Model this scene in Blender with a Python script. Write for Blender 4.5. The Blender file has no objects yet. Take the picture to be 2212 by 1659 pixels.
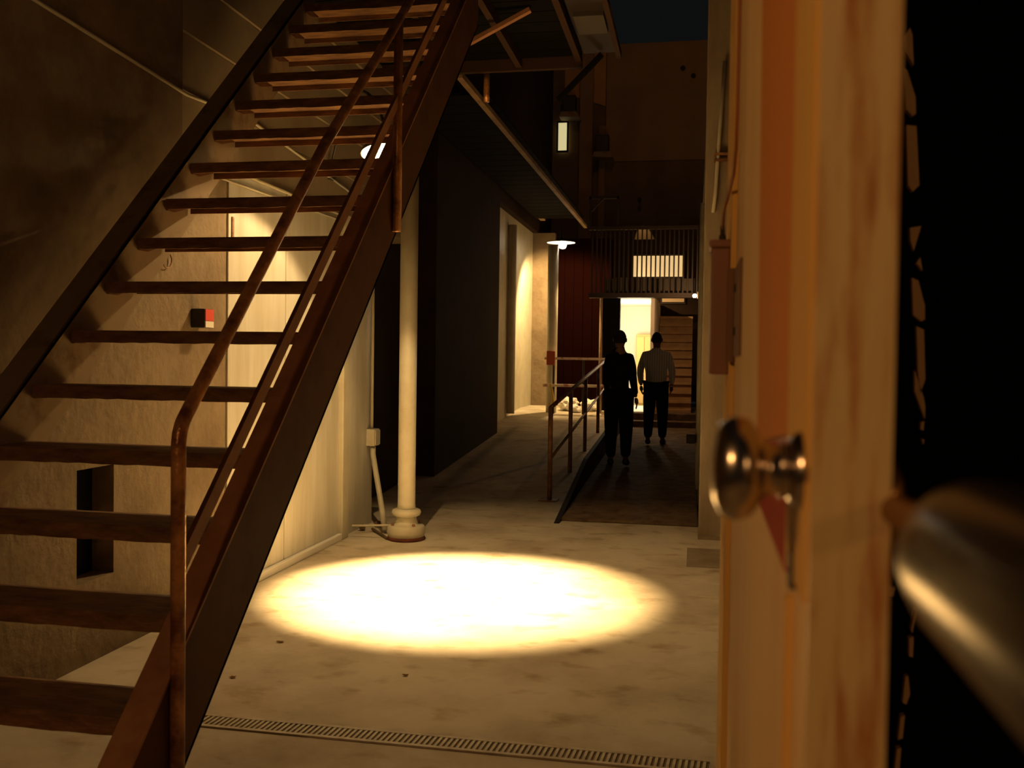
import bpy, bmesh, math, random
from mathutils import Vector, Matrix
random.seed(7)
S = bpy.context.scene
C = S.collection

# ---------------------------------------------------------------- camera
yaw, pitch, roll, F = .1902, -.0264, .0140, 2043.4
cy, sy, cp, sp, cr, sr = math.cos(yaw), math.sin(yaw), math.cos(pitch), math.sin(pitch), math.cos(roll), math.sin(roll)
fw = Vector((-sy*cp, cy*cp, sp)); rt = Vector((cy, sy, 0)); up = rt.cross(fw)
r2 = rt*cr + up*sr; u2 = -rt*sr + up*cr
cd = bpy.data.cameras.new('camera'); cam = bpy.data.objects.new('camera', cd); C.objects.link(cam)
cam.matrix_world = Matrix(((r2.x, u2.x, -fw.x, 0), (r2.y, u2.y, -fw.y, 0), (r2.z, u2.z, -fw.z, 1.5), (0, 0, 0, 1)))
cd.sensor_width = 36; cd.lens = 36*F/2212; cd.clip_start = .02; cd.clip_end = 200
cd.dof.use_dof = True; cd.dof.focus_distance = 6.0; cd.dof.aperture_fstop = 5.6
S.camera = cam

# ---------------------------------------------------------------- world, exposure, lights
S.view_settings.view_transform = 'Standard'; S.view_settings.look = 'None'
S.view_settings.gamma = 1; S.view_settings.use_curve_mapping = False
S.view_settings.exposure = 0
w = bpy.data.worlds.new('night'); S.world = w; w.use_nodes = True
w.node_tree.nodes['Background'].inputs[0].default_value = (.95, 1.0, 1.02, 1)
w.node_tree.nodes['Background'].inputs[1].default_value = .0042

def light(kind, name, loc, power, col, size=.05, aim=None, spot=None, blend=.3):
    d = bpy.data.lights.new(name, kind); d.energy = power; d.color = col
    if kind == 'AREA': d.size = size
    else: d.shadow_soft_size = size
    if spot: d.spot_size = math.radians(spot); d.spot_blend = blend
    o = bpy.data.objects.new(name, d); C.objects.link(o); o.location = loc
    if aim is not None:
        o.rotation_euler = (Vector(aim)-Vector(loc)).to_track_quat('-Z', 'Y').to_euler()
    return o
WARM = (1, .66, .28); AMBER = (1, .51, .18); DEEP_ORANGE = (1, .44, .10)
# lamp over the doorway the camera stands in, behind the camera
light('AREA', 'doorway_lamp', (-1.3, -.9, 2.35), 15.0, AMBER, .16, aim=(.1, .9, 1.3))
light('POINT', 'strand_fill', (1.9, -1.4, 2.1), 18.0, AMBER, .12)  # added unseen fill that brightens the tan strands
# added unseen orange fill above the yard, brightening the far building
light('SPOT', 'tower_fill', (-1.0, 13.5, 11.0), 95, DEEP_ORANGE, .25, aim=(-.8, 24, 7), spot=110, blend=.4)

# ---------------------------------------------------------------- materials
def mat(name, col, rough=.7, metal=0., col2=None, scale=6., stretch=(1, 1, 1), amount=(.4, .65), bump=0., bscale=40., spec=.5, emit=None, estr=0., detail=6., seed=0.):
    m = bpy.data.materials.new(name); m.use_nodes = True
    nt = m.node_tree; N = nt.nodes; L = nt.links; b = N['Principled BSDF']
    b.inputs['Roughness'].default_value = rough; b.inputs['Metallic'].default_value = metal
    b.inputs['Specular IOR Level'].default_value = spec
    b.inputs['Base Color'].default_value = (*col, 1)
    if col2 or bump:
        tc = N.new('ShaderNodeTexCoord'); mp = N.new('ShaderNodeMapping'); L.new(tc.outputs['Object'], mp.inputs[0])
        mp.inputs['Scale'].default_value = stretch; mp.inputs['Location'].default_value = (seed, seed*.7, seed*1.3)
    if col2:
        n = N.new('ShaderNodeTexNoise'); n.inputs['Scale'].default_value = scale; n.inputs['Detail'].default_value = detail
        n.inputs['Roughness'].default_value = .65
        L.new(mp.outputs[0], n.inputs['Vector'])
        r = N.new('ShaderNodeValToRGB'); L.new(n.outputs['Fac'], r.inputs[0])
        r.color_ramp.elements[0].position = amount[0]; r.color_ramp.elements[1].position = amount[1]
        r.color_ramp.elements[0].color = (*col, 1); r.color_ramp.elements[1].color = (*col2, 1)
        L.new(r.outputs[0], b.inputs['Base Color'])
    if bump:
        n2 = N.new('ShaderNodeTexNoise'); n2.inputs['Scale'].default_value = bscale; n2.inputs['Detail'].default_value = 4
        L.new(mp.outputs[0], n2.inputs['Vector'])
        bp = N.new('ShaderNodeBump'); bp.inputs['Strength'].default_value = bump; bp.inputs['Distance'].default_value = .02
        L.new(n2.outputs['Fac'], bp.inputs['Height']); L.new(bp.outputs[0], b.inputs['Normal'])
    if emit:
        b.inputs['Emission Color'].default_value = (*emit, 1); b.inputs['Emission Strength'].default_value = estr
    return m

M = {}
M['floor'] = mat('concrete_floor', (.58, .52, .41), .85, spec=.15, col2=(.33, .26, .18), scale=1.1, amount=(.42, .75), bump=.25, bscale=9)
# second, finer layer of stains on the floor
def add_stains(m):
    nt = m.node_tree; N = nt.nodes; L = nt.links; b = N['Principled BSDF']
    src = b.inputs['Base Color'].links[0].from_socket
    tc = N.new('ShaderNodeTexCoord'); mp = N.new('ShaderNodeMapping'); L.new(tc.outputs['Object'], mp.inputs[0]); mp.inputs['Scale'].default_value = (1, 1.4, 1)
    n = N.new('ShaderNodeTexNoise'); n.inputs['Scale'].default_value = 4.5; n.inputs['Detail'].default_value = 8; L.new(mp.outputs[0], n.inputs['Vector'])
    r = N.new('ShaderNodeValToRGB'); r.color_ramp.elements[0].position = .55; r.color_ramp.elements[1].position = .74
    r.color_ramp.elements[0].color = (1, 1, 1, 1); r.color_ramp.elements[1].color = (.66, .58, .47, 1); L.new(n.outputs['Fac'], r.inputs[0])
    mx = N.new('ShaderNodeMixRGB'); mx.blend_type = 'MULTIPLY'; mx.inputs[0].default_value = 1
    L.new(src, mx.inputs[1]); L.new(r.outputs[0], mx.inputs[2]); L.new(mx.outputs[0], b.inputs['Base Color'])
add_stains(M['floor'])
M['plaster'] = mat('plaster', (.20, .145, .085), .9, col2=(.135, .092, .050), scale=2.2, bump=.55, bscale=14)
M['panel'] = mat('panel_paint', (.58, .56, .50), .45, col2=(.47, .44, .36), scale=1.5, stretch=(1, 4, .5), bump=.03, bscale=5)
M['lap'] = mat('lap_board', (.30, .24, .16), .7, col2=(.24, .18, .11), scale=2)
M['trim'] = mat('white_trim', (.72, .70, .64), .5)
M['cream'] = mat('cream_paint', (.52, .49, .38), .5, col2=(.46, .41, .30), scale=5, bump=.05, bscale=30)
M['rust'] = mat('rusty_steel', (.30, .14, .06), .62, .1, col2=(.10, .04, .02), scale=9, bump=.3, bscale=50)
M['tread'] = mat('rusty_tread', (.27, .135, .050), .75, .0, col2=(.10, .042, .020), scale=7, stretch=(.6, 2, 2), bump=.3, bscale=50)
M['stringer'] = mat('stringer_paint', (.115, .050, .024), .75, col2=(.08, .034, .016), scale=4, spec=.2)
M['web'] = mat('stained_web', (.23, .165, .10), .85, col2=(.10, .045, .02), scale=5, amount=(.52, .75), spec=.2)
M['beam'] = mat('dark_beam', (.05, .024, .012), .8, spec=.2)
M['flange'] = mat('lit_brown', (.42, .20, .10), .7, col2=(.28, .12, .055), scale=5)  # paler than the stringer, imitating light on its up-facing flange
M['pipe_rail'] = mat('red_oxide_rail', (.60, .29, .10), .30, .35, col2=(.20, .075, .03), scale=11, bump=.2, bscale=60)
M['rustring'] = mat('rust_ring', (.16, .035, .02), .9, col2=(.07, .02, .012), scale=20)
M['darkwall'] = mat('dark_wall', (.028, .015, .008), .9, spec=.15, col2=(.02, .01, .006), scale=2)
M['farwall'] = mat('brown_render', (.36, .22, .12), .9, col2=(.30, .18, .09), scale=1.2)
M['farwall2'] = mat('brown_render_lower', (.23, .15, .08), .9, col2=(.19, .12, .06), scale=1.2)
M['ochre'] = mat('ochre_render', (.62, .34, .12), .9, col2=(.5, .27, .1), scale=2)
M['steel_dark'] = mat('dark_steel', (.030, .020, .014), .7, .2)
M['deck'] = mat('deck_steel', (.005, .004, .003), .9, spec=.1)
M['tanbeam'] = mat('tan_beam', (.40, .27, .14), .7, col2=(.24, .15, .08), scale=4)
M['black'] = mat('matte_black', (.004, .0035, .003), .9, spec=.1)  # near-black, standing in for darkness in the niche and on the door wall
M['ramp'] = mat('ramp_plank', (.15, .10, .06), .9, .0, spec=.06, col2=(.07, .045, .027), scale=6)
M['curb'] = mat('black_curb', (.010, .008, .007), .8, spec=.2)
M['white'] = mat('white_enamel', (.85, .82, .76), .5)
M['shadeout'] = mat('dark_enamel', (.03, .025, .02), .4)
M['bulb'] = mat('lit_bulb', (1, 1, 1), .5, emit=(1, .84, .62), estr=40)
M['pillar'] = mat('pillar_paint', (.30, .235, .16), .85, col2=(.20, .145, .09), scale=3, stretch=(1, 1, .3), bump=.2, bscale=20)
M['maroon'] = mat('maroon_paint', (.0055, .0013, .0009), .95, spec=.0)
M['railwhite'] = mat('pale_rail', (.90, .80, .70), .6, col2=(.50, .22, .15), scale=7, amount=(.5, .62))
M['yellow'] = mat('yellow_rope', (.62, .42, .05), .7)
M['redwhite'] = mat('red_plastic', (.50, .10, .05), .6)
M['bag'] = mat('white_bag', (.80, .76, .68), .6, bump=.2, bscale=8)
M['drain'] = mat('drain_metal', (.55, .49, .38), .6, .0, col2=(.36, .29, .2), scale=8)
M['slot'] = mat('drain_trough', (.17, .125, .075), .9)
M['alarm_red'] = mat('alarm_red', (.62, .08, .055), .45)
M['alarm_white'] = mat('alarm_white', (.75, .72, .66), .5)
M['alarm_dark'] = mat('alarm_dark', (.02, .018, .016), .6)
M['stone'] = mat('far_step', (.40, .25, .12), .8, col2=(.30, .18, .09), scale=5)
M['room'] = mat('white_room', (.80, .76, .66), .8)
M['cab'] = mat('tan_cabinet', (.50, .33, .12), .7)
M['winlit'] = mat('lit_window', (.5, .45, .3), .5, emit=(1, .86, .42), estr=.62)
M['winwarm'] = mat('lit_window_warm', (.5, .4, .3), .5, emit=(1, .66, .28), estr=.75)
M['winorange'] = mat('lit_window_orange', (.4, .3, .2), .5, emit=(1, .45, .10), estr=.20)
M['grey'] = mat('grey_board', (.07, .06, .05), .8)
M['door'] = mat('door_paint', (.85, .60, .30), .85, spec=.15, col2=(.72, .49, .22), scale=3, stretch=(1, 1, .2))
M['dooredge'] = mat('worn_door_edge', (.60, .44, .21), .5, col2=(.38, .14, .03), scale=16, stretch=(4.5, 1, .42), amount=(.50, .68), bump=.08, bscale=20)
M['stile'] = mat('door_stile', (.72, .44, .13), .9, spec=.1)
M['orange'] = mat('orange_shade', (.66, .26, .06), .9, spec=.1)
M['redshade'] = mat('red_shade', (.40, .05, .02), .9, spec=.1)
M['hinge'] = mat('hinge_steel', (.20, .10, .05), .8, 0)
M['box'] = mat('sensor_box', (.25, .115, .07), .55)
M['cable'] = mat('orange_cable', (.34, .12, .045), .5)
M['knob'] = mat('antique_nickel', (.50, .42, .34), .22, 1.0)
M['handle'] = mat('brushed_handle', (.13, .11, .088), .27, .9)
M['brass'] = mat('brass', (.30, .14, .03), .45, .6)
M['strand'] = mat('tan_strand', (.85, .56, .28), .8, spec=.2)
M['suit'] = mat('black_suit', (.006, .005, .005), .9, spec=.1)
M['trousers'] = mat('dark_trousers', (.012, .010, .009), .9, spec=.1)
M['skin'] = mat('skin', (.22, .11, .06), .6)
M['hair'] = mat('dark_hair', (.012, .009, .007), .8)
M['shoe'] = mat('black_shoe', (.008, .007, .006), .5)
M['leaf'] = mat('dry_leaf', (.33, .16, .05), .8)
M['junk'] = mat('rust_debris', (.12, .07, .03), .9)
def striped(name, a, b, sc):
    m = mat(name, a, .85); nt = m.node_tree; N = nt.nodes; L = nt.links
    tc = N.new('ShaderNodeTexCoord'); wv = N.new('ShaderNodeTexWave'); wv.bands_direction = 'X'; wv.inputs['Scale'].default_value = sc
    L.new(tc.outputs['Object'], wv.inputs['Vector'])
    r = N.new('ShaderNodeValToRGB'); r.color_ramp.elements[0].color = (*a, 1); r.color_ramp.elements[1].color = (*b, 1)
    L.new(wv.outputs['Fac'], r.inputs[0]); L.new(r.outputs[0], N['Principled BSDF'].inputs['Base Color']); return m
M['shirt'] = striped('striped_shirt', (.90, .92, .95), (.50, .53, .58), 9)

# ---------------------------------------------------------------- helpers
def obj(name, bm, m=None, parent=None, smooth=False, kind=None):
    me = bpy.data.meshes.new(name); bm.normal_update(); bm.to_mesh(me); bm.free()
    if smooth:
        for p in me.polygons: p.use_smooth = True
    for mm in (m if isinstance(m, (list, tuple)) else [m]):
        if mm: me.materials.append(mm)
    o = bpy.data.objects.new(name, me); C.objects.link(o)
    if parent: o.parent = parent
    if kind: o['kind'] = kind
    return o
def box(bm, x0, x1, y0, y1, z0, z1, bev=0):
    v = [bm.verts.new(p) for p in ((x0, y0, z0), (x1, y0, z0), (x1, y1, z0), (x0, y1, z0), (x0, y0, z1), (x1, y0, z1), (x1, y1, z1), (x0, y1, z1))]
    fs = [bm.faces.new([v[i] for i in q]) for q in ((0, 3, 2, 1), (4, 5, 6, 7), (0, 1, 5, 4), (1, 2, 6, 5), (2, 3, 7, 6), (3, 0, 4, 7))]
    if bev:
        es = list({e for f in fs for e in f.edges})
        bmesh.ops.bevel(bm, geom=es, offset=bev, segments=2, affect='EDGES', profile=.5)
def bx(*a, bev=0):
    bm = bmesh.new(); box(bm, *a, bev=bev); return bm
def bar(bm, a, b, wx, wz, upv=(0, 0, 1)):
    """rectangular bar from a to b"""
    a = Vector(a); b = Vector(b); d = (b-a).normalized(); s = d.cross(Vector(upv))
    if s.length < 1e-4: s = Vector((1, 0, 0))
    s.normalize(); t = s.cross(d)
    q = [(-wx/2, -wz/2), (wx/2, -wz/2), (wx/2, wz/2), (-wx/2, wz/2)]
    v = [bm.verts.new(p+s*i+t*j) for p in (a, b) for i, j in q]
    for f in ((0, 1, 2, 3), (7, 6, 5, 4), (0, 4, 5, 1), (1, 5, 6, 2), (2, 6, 7, 3), (3, 7, 4, 0)): bm.faces.new([v[i] for i in f])
def tube(bm, pts, r, n=12, caps=True):
    pts = [Vector(p) for p in pts]; rings = []; prev = None
    rr = r if isinstance(r, (list, tuple)) else [r]*len(pts)
    for i, p in enumerate(pts):
        d = (pts[min(i+1, len(pts)-1)]-pts[max(i-1, 0)]).normalized()
        if prev is None:
            s = d.cross(Vector((0, 0, 1)))
            if s.length < 1e-3: s = d.cross(Vector((0, 1, 0)))
        else: s = prev-d*prev.dot(d)
        s.normalize(); prev = s; t = d.cross(s)
        rings.append([bm.verts.new(p+(s*math.cos(2*math.pi*k/n)+t*math.sin(2*math.pi*k/n))*rr[i]) for k in range(n)])
    for a, b in zip(rings, rings[1:]):
        for k in range(n): bm.faces.new((a[k], a[(k+1) % n], b[(k+1) % n], b[k]))
    if caps: bm.faces.new(rings[0][::-1]); bm.faces.new(rings[-1])
def tb(pts, r, n=12):
    bm = bmesh.new(); tube(bm, pts, r, n); bmesh.ops.recalc_face_normals(bm, faces=bm.faces); return bm
def lathe(bm, prof, org=(0, 0, 0), axis='Z', n=32):
    """prof: (distance along axis, radius)"""
    org = Vector(org); rings = []
    for h, r in prof:
        ring = []
        for k in range(n):
            c, s = math.cos(2*math.pi*k/n)*r, math.sin(2*math.pi*k/n)*r
            p = {'Z': (c, s, h), 'X': (h, c, s), 'Y': (c, h, s)}[axis]
            ring.append(bm.verts.new(org+Vector(p)))
        rings.append(ring)
    for a, b in zip(rings, rings[1:]):
        for k in range(n): bm.faces.new((a[k], a[(k+1) % n], b[(k+1) % n], b[k]))
    bm.faces.new(rings[0][::-1]); bm.faces.new(rings[-1]); bmesh.ops.recalc_face_normals(bm, faces=bm.faces)
def lt(*a, **k):
    bm = bmesh.new(); lathe(bm, *a, **k); return bm
def prism(bm, poly, lo, hi, axis='X'):
    """extrude 2-D polygon along axis; poly coords are the two other axes in order"""
    def P(u, v, h): return {'X': (h, u, v), 'Y': (u, h, v), 'Z': (u, v, h)}[axis]
    a = [bm.verts.new(P(u, v, lo)) for u, v in poly]; b = [bm.verts.new(P(u, v, hi)) for u, v in poly]
    bm.faces.new(a); bm.faces.new(b[::-1]); n = len(poly)
    for i in range(n): bm.faces.new((a[i], b[i], b[(i+1) % n], a[(i+1) % n]))
    bmesh.ops.recalc_face_normals(bm, faces=bm.faces)
def pr(*a, **k):
    bm = bmesh.new(); prism(bm, *a, **k); return bm
def tag(o, label, cat, group=None):
    o['label'] = label; o['category'] = cat
    if group: o['group'] = group
    return o
def thing(name, label, cat, loc=(0, 0, 0), group=None):
    o = bpy.data.objects.new(name, None); C.objects.link(o); o.empty_display_size = .1; o.location = loc
    return tag(o, label, cat, group)
def child(name, bm, m, root, smooth=False, label=None):
    """geometry given in world coordinates, parented to a thing whose empty sits at its base"""
    r = root
    off = Vector((0, 0, 0))
    while r is not None: off += r.location; r = r.parent
    bmesh.ops.translate(bm, verts=bm.verts, vec=-off)
    o = obj(name, bm, m, root, smooth)
    if label: o['label'] = label
    return o
def struct(name, bm, m, parent=None):
    o = obj(name, bm, m, parent)
    if not parent: o['kind'] = 'structure'
    return o

# ================================================================ SETTING
def zf(y): return 0 if y < 10 else (.55*(y-10)/8 if y < 18 else .55)
# floor: flat near, rising gently between 10 and 18 m
bm = bmesh.new()
prism(bm, [(-3, -.25), (-3, 0), (10, 0), (18, .55), (24.2, .55), (24.2, -.25)], -3.6, -1.24, 'X')
prism(bm, [(-3, -.25), (-3, 0), (17.42, 0), (17.42, .44), (24.2, .44), (24.2, -.25)], -1.24, 3.2, 'X')
floor = struct('floor', bm, M['floor'])
WX = -2.85
# left wall, plaster part with the alcove (Y 3.98-4.27, Z .39-.94)
bm = bmesh.new()
A0, A1, AZ0, AZ1 = 3.98, 4.27, .40, .945
box(bm, WX-.3, WX, -3, A0, 0, 2.66); box(bm, WX-.3, WX, A1, 5.42, 0, 2.66)
box(bm, WX-.3, WX, A0, A1, 0, AZ0); box(bm, WX-.3, WX, A0, A1, AZ1, 2.66); box(bm, WX-.3, WX-.24, A0, A1, AZ0, AZ1)
wl = struct('wall_left', bm, M['plaster'])
obj('niche_shade', bx(WX-.245, WX-.12, A0+.001, A1-.001, AZ0+.001, AZ1-.001), M['black'], wl)  # near-black block standing in for the alcove's deep shade
bmb = bx(WX-.3, WX, -3, 4.9, 2.66, 7.5); obj('upper_plaster', bmb, M['plaster'], wl)
# lap boards above the panels
z = 2.66
while z < 7.4:
    obj('lap_board', pr([(WX-.06, z), (WX+.004, z), (WX-.016, z+.325), (WX-.06, z+.325)], 4.9, 9.3, axis='Y'), M['lap'], wl); z += .33
obj('backing', bx(WX-.3, WX-.06, 4.9, 9.3, 2.66, 7.5), M['lap'], wl)
# smooth painted panels
for a, b in ((5.418, 6.26), (6.265, 7.30)):
    obj('panel', bx(WX-.3, WX+.012, a+.003, b-.003, 0, 2.66, bev=.004), M['panel'], wl)
obj('panel_post', bx(WX-.3, WX+.05, 7.30, 7.44, 0, 2.66, bev=.008), M['cream'], wl)
obj('end_panel', bx(WX-.3, WX+.0, 7.44, 8.15, 0, 2.66), M['panel'], wl)
struct('baseboard_left', bx(WX+.012, WX+.05, 5.42, 7.30, 0, .055, bev=.006), M['trim'])
# darker recess beyond and dark wall
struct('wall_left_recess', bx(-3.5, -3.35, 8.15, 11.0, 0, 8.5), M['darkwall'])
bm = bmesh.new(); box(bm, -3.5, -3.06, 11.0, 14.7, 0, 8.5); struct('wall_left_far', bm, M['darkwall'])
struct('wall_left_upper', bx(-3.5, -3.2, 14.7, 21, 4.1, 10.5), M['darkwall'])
# lit wall under the second lamp
wf = struct('wall_left_lamp_bay', bx(-3.5, -3.32, 14.7, 19.3, 0, 4.1), M['cream'])
obj('return_face', bx(-3.32, -2.86, 19.3, 19.5, .3, 4.1), M['plaster'], wf)
tag(obj('drain_pipe', tb([(-3.24, 16.7, .52), (-3.24, 16.7, 3.9)], .075, 14), M['cream'], smooth=True), 'fat cream downpipe standing against the lit wall under the far lamp', 'pipe')
# far facade behind the walkway (Y 19.5) with maroon boarding
wb = struct('wall_back', bx(-2.86, -1.70, 19.5, 19.7, .5, 4.0), M['maroon'])
for i in range(6): obj('board', bx(-2.86+i*.193+.004, -2.86+(i+1)*.193-.004, 19.46, 19.5, .56, 4.0), M['maroon'], wb)
tag(obj('pale_post', tb([(-2.62, 17.5, .5), (-2.62, 17.5, 3.62)], .10, 12), M['cream'], smooth=True), 'thick pale post right beside the far hanging lamp', 'post')
tag(obj('thin_post', tb([(-1.70, 17.5, .5), (-1.70, 17.5, 2.72)], .04, 10), M['tanbeam'], smooth=True), 'thin pale pipe post between the maroon boards and the dark door leaf', 'post')
# building with the bright doorway (front at Y 17.4)
wd = struct('wall_back_doorway', bx(-1.66, -1.36, 17.45, 17.6, .5, 2.68), M['black'])
obj('lintel', bx(-1.66, -.02, 17.45, 17.6, 2.66, 3.0), M['grey'], wd)
obj('pier', bx(-.80, -.735, 17.45, 20.6, .5, 2.66), M['room'], wd)
obj('lintel_board', bx(-1.45, -.75, 17.42, 17.45, 2.66, 3.02), M['grey'], wd)
# interior of the lit room
rm = struct('wall_back_room', bx(-1.66, -.80, 20.3, 20.4, .5, 2.66), M['room'])
obj('side_wall', bx(-1.70, -1.60, 17.6, 20.4, .5, 2.66), M['room'], rm)
obj('room_ceiling', bx(-1.70, -.75, 17.6, 20.4, 2.66, 2.72), M['room'], rm)
struct('floor_room', bx(-1.66, -.735, 17.3, 20.4, .45, .57), M['room'])
light('POINT', 'room_lamp', (-1.15, 18.8, 1.9), 50, (1, .86, .60), .12)
t = thing('cabinet', 'tan cupboard standing inside the bright doorway', 'cabinet', (-.97, 20.0, .57))
child('body', bx(-1.2, -.86, 19.85, 20.28, .57, 2.05, bev=.01), M['cab'], t)
for i in range(2): child('door', bx(-1.19+.165*i, -1.035+.165*i, 19.82, 19.85, .62, 2.0, bev=.004), M['cab'], t)
t = thing('bulkhead_lamp', 'tiny lit lamp on the right wall beside the far steps', 'lamp', (.0, 16.6, 2.6))
child('housing', bx(.02, .10, 16.55, 16.65, 2.58, 2.70, bev=.01), M['shadeout'], t)
child('bulb', lt([(0, .02), (.03, .035), (.06, .02)], (-.02, 16.6, 2.60), 'Z', 12), M['bulb'], t)
light('POINT', 'bulkhead_glow', (-.14, 16.4, 2.55), 34, (1, .55, .22), .03)
# upper storey with lit windows behind the bars
wu = struct('wall_back_upper', bx(-2.3, 1.2, 20.5, 20.7, 2.5, 4.1), M['darkwall'])
winz = thing('barred_window', 'bright warm window behind the barred railing above the doorway', 'window', (-.75, 20.45, 2.9))
child('pane', bx(-1.32, -.28, 20.42, 20.46, 3.30, 3.74), M['winwarm'], winz)
child('frame', bx(-1.36, -.24, 20.46, 20.49, 3.26, 3.78), M['steel_dark'], winz)
winy = thing('orange_window', 'dim orange window below the bright one behind the bars', 'window', (-.5, 20.45, 2.7))
child('pane', bx(-.70, -.24, 20.42, 20.46, 2.76, 3.24), M['winorange'], winy)
child('frame', bx(-.73, -.21, 20.46, 20.49, 2.72, 3.255), M['steel_dark'], winy)
# tall building at the back (Y 24)
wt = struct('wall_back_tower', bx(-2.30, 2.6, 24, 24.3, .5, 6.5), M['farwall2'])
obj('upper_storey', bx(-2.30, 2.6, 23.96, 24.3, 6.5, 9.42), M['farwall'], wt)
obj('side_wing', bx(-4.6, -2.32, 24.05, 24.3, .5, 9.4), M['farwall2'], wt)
obj('ochre_gable', pr([(-3.36, 8.25), (-2.32, 7.9), (-2.32, 9.35), (-3.36, 9.35)], 24.0, 24.05, axis='Y'), M['ochre'], wt)
obj('corner_pier', bx(-2.95, -2.62, 23.85, 24.05, 3, 9.2), M['farwall'], wt)
obj('pier_strip', bx(-2.46, -2.30, 23.9, 24.05, 3, 7.4), M['farwall'], wt)
for x, z_ in ((-.42, 8.75), (-.16, 8.55)):
    obj('vent_hole', lt([(-.03, .06), (0, .06)], (x, 23.95, z_), 'Y', 10), M['steel_dark'], wt)
wn = thing('lit_slit_window', 'tall narrow yellow lit window high on the dark building', 'window', (-3.4, 23.95, 6.8))
child('pane', bx(-3.50, -3.28, 23.93, 23.97, 6.80, 7.50), M['winlit'], wn)
bmm = bmesh.new(); box(bmm, -3.54, -3.50, 23.9, 23.97, 6.76, 7.54); box(bmm, -3.28, -3.24, 23.9, 23.97, 6.76, 7.54); box(bmm, -3.50, -3.28, 23.9, 23.97, 7.50, 7.54); box(bmm, -3.50, -3.28, 23.9, 23.97, 6.76, 6.80)
child('frame', bmm, M['steel_dark'], wn)
for n_, (x, z_, lab) in enumerate(((-2.36, 6.55, 'small box lamp on the wall above the barred railing'), (-3.2, 7.56, 'small box lamp right above the yellow slit window'))):
    t = thing('wall_lamp', lab, 'lamp', (x, 23.8, z_))
    child('housing', bx(x-.17, x+.17, 23.6, 23.9, z_+.1, z_+.55, bev=.02), M['shadeout'], t)
    child('hood', pr([(x-.22, z_-.02), (x+.30, z_-.05), (x+.2, z_+.1), (x-.17, z_+.1)], 23.45, 23.9, axis='Y'), M['tanbeam'], t)
# right hand wall and pillar
wr = struct('wall_right', bx(.10, .30, 8.3, 24, 0, 4.6), M['farwall2'])
obj('pillar', bx(.06, .75, 8.15, 8.5, 0, 9, bev=.01), M['pillar'], wr)
obj('pillar_base', bx(.055, .75, 8.1, 8.5, 0, .03), M['pillar'], wr)
obj('near_wall', bx(.75, .95, 1.75, 8.3, 0, 5), M['pillar'], wr)
# wall that carries the open door
struct('wall_right_doorway', bx(.085, 3.0, 1.75, 1.95, 0, 5), M['black'])  # unlit wall, its darkness put into the black colour
struct('wall_right_room', bx(2.95, 3.1, -3, 1.75, 0, 5), M['black'])

# ================================================================ LAMPS
def shade(t, cx, cy, z, R, h, tilt=None):
    bm = bmesh.new()
    prof = [(h+.05, .022), (h, .035), (h*.82, R*.42), (h*.45, R*.75), (.012, R), (0, R)]
    inner = [(0, R-.006), (.012, R-.008), (h*.45, R*.75-.008), (h*.82, R*.42-.008), (h-.006, .02)]
    n = 40; rings = []
    for hh, r in prof+inner:
        rings.append([bm.verts.new((r*math.cos(2*math.pi*k/n), r*math.sin(2*math.pi*k/n), hh)) for k in range(n)])
    for i, (a, b) in enumerate(zip(rings, rings[1:])):
        for k in range(n):
            f = bm.faces.new((a[k], b[k], b[(k+1) % n], a[(k+1) % n])); f.material_index = 0 if i < len(prof)-1 else 1
    bm.faces.new(rings[0]); f = bm.faces.new(rings[-1][::-1]); f.material_index = 1
    if tilt: bmesh.ops.rotate(bm, verts=bm.verts, cent=(0, 0, h), matrix=Matrix.Rotation(tilt[0], 3, 'X') @ Matrix.Rotation(tilt[1], 3, 'Y'))
    bmesh.ops.translate(bm, verts=bm.verts, vec=(cx, cy, z))
    return child('lamp_shade', bm, [M['shadeout'], M['white']], t, True)
# near lamp
L1 = Vector((-2.03, 6.0, 2.83))
t = thing('gooseneck_lamp', 'lit white shaded lamp on a curved arm behind the stair treads', 'lamp', (-2.85, 7.1, 2.9))
sh = shade(t, L1.x, L1.y, L1.z, .165, .15, (math.radians(-11), math.radians(-6)))
child('bulb', lt([(0, .006), (.006, .022), (.014, .026), (.022, .02)], (L1.x, L1.y, L1.z+.118), 'Z', 16), M['bulb'], sh, True)
arc = []
for k in range(15):
    s = k/14; arc.append((-2.85+s*(L1.x+2.85), 7.1+s*(L1.y-7.1), 2.95+s*.05+.42*math.sin(math.pi*min(1, s))**.8 if s < 1 else L1.z+.19))
child('arm', tb(arc, .011, 8), M['shadeout'], t, True)
child('wall_plate', bx(WX, WX+.02, 7.04, 7.16, 2.89, 3.01, bev=.004), M['shadeout'], t)
light('POINT', 'lamp_glow', (L1.x, L1.y, L1.z+.080), 118, WARM, .010)
light('SPOT', 'lamp_beam', (L1.x, L1.y, L1.z+.095), 4900, WARM, .015, aim=(-1.52, 5.88, 0), spot=49, blend=.75)
# far lamp
L2 = Vector((-2.52, 17.8, 3.68))
t = thing('pendant_lamp', 'far lit lamp with a flat white shade hanging under the walkway', 'lamp', (L2.x, L2.y, L2.z+.3))
shade(t, L2.x, L2.y, L2.z+.03, .27, .06)
child('bulb', lt([(-.10, .02), (-.09, .055), (-.04, .075), (0, .06), (.05, .03)], (L2.x+.03, L2.y, L2.z+.02), 'Z', 16), M['bulb'], t, True)
child('stem', tb([(L2.x, L2.y, L2.z+.12), (L2.x, L2.y, 4.02)], .015, 8), M['shadeout'], t)
light('SPOT', 'far_lamp_beam', (L2.x+.03, L2.y, L2.z-.12), 520, WARM, .03, aim=(L2.x-.25, L2.y+2.2, .55), spot=128, blend=.45)
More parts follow.
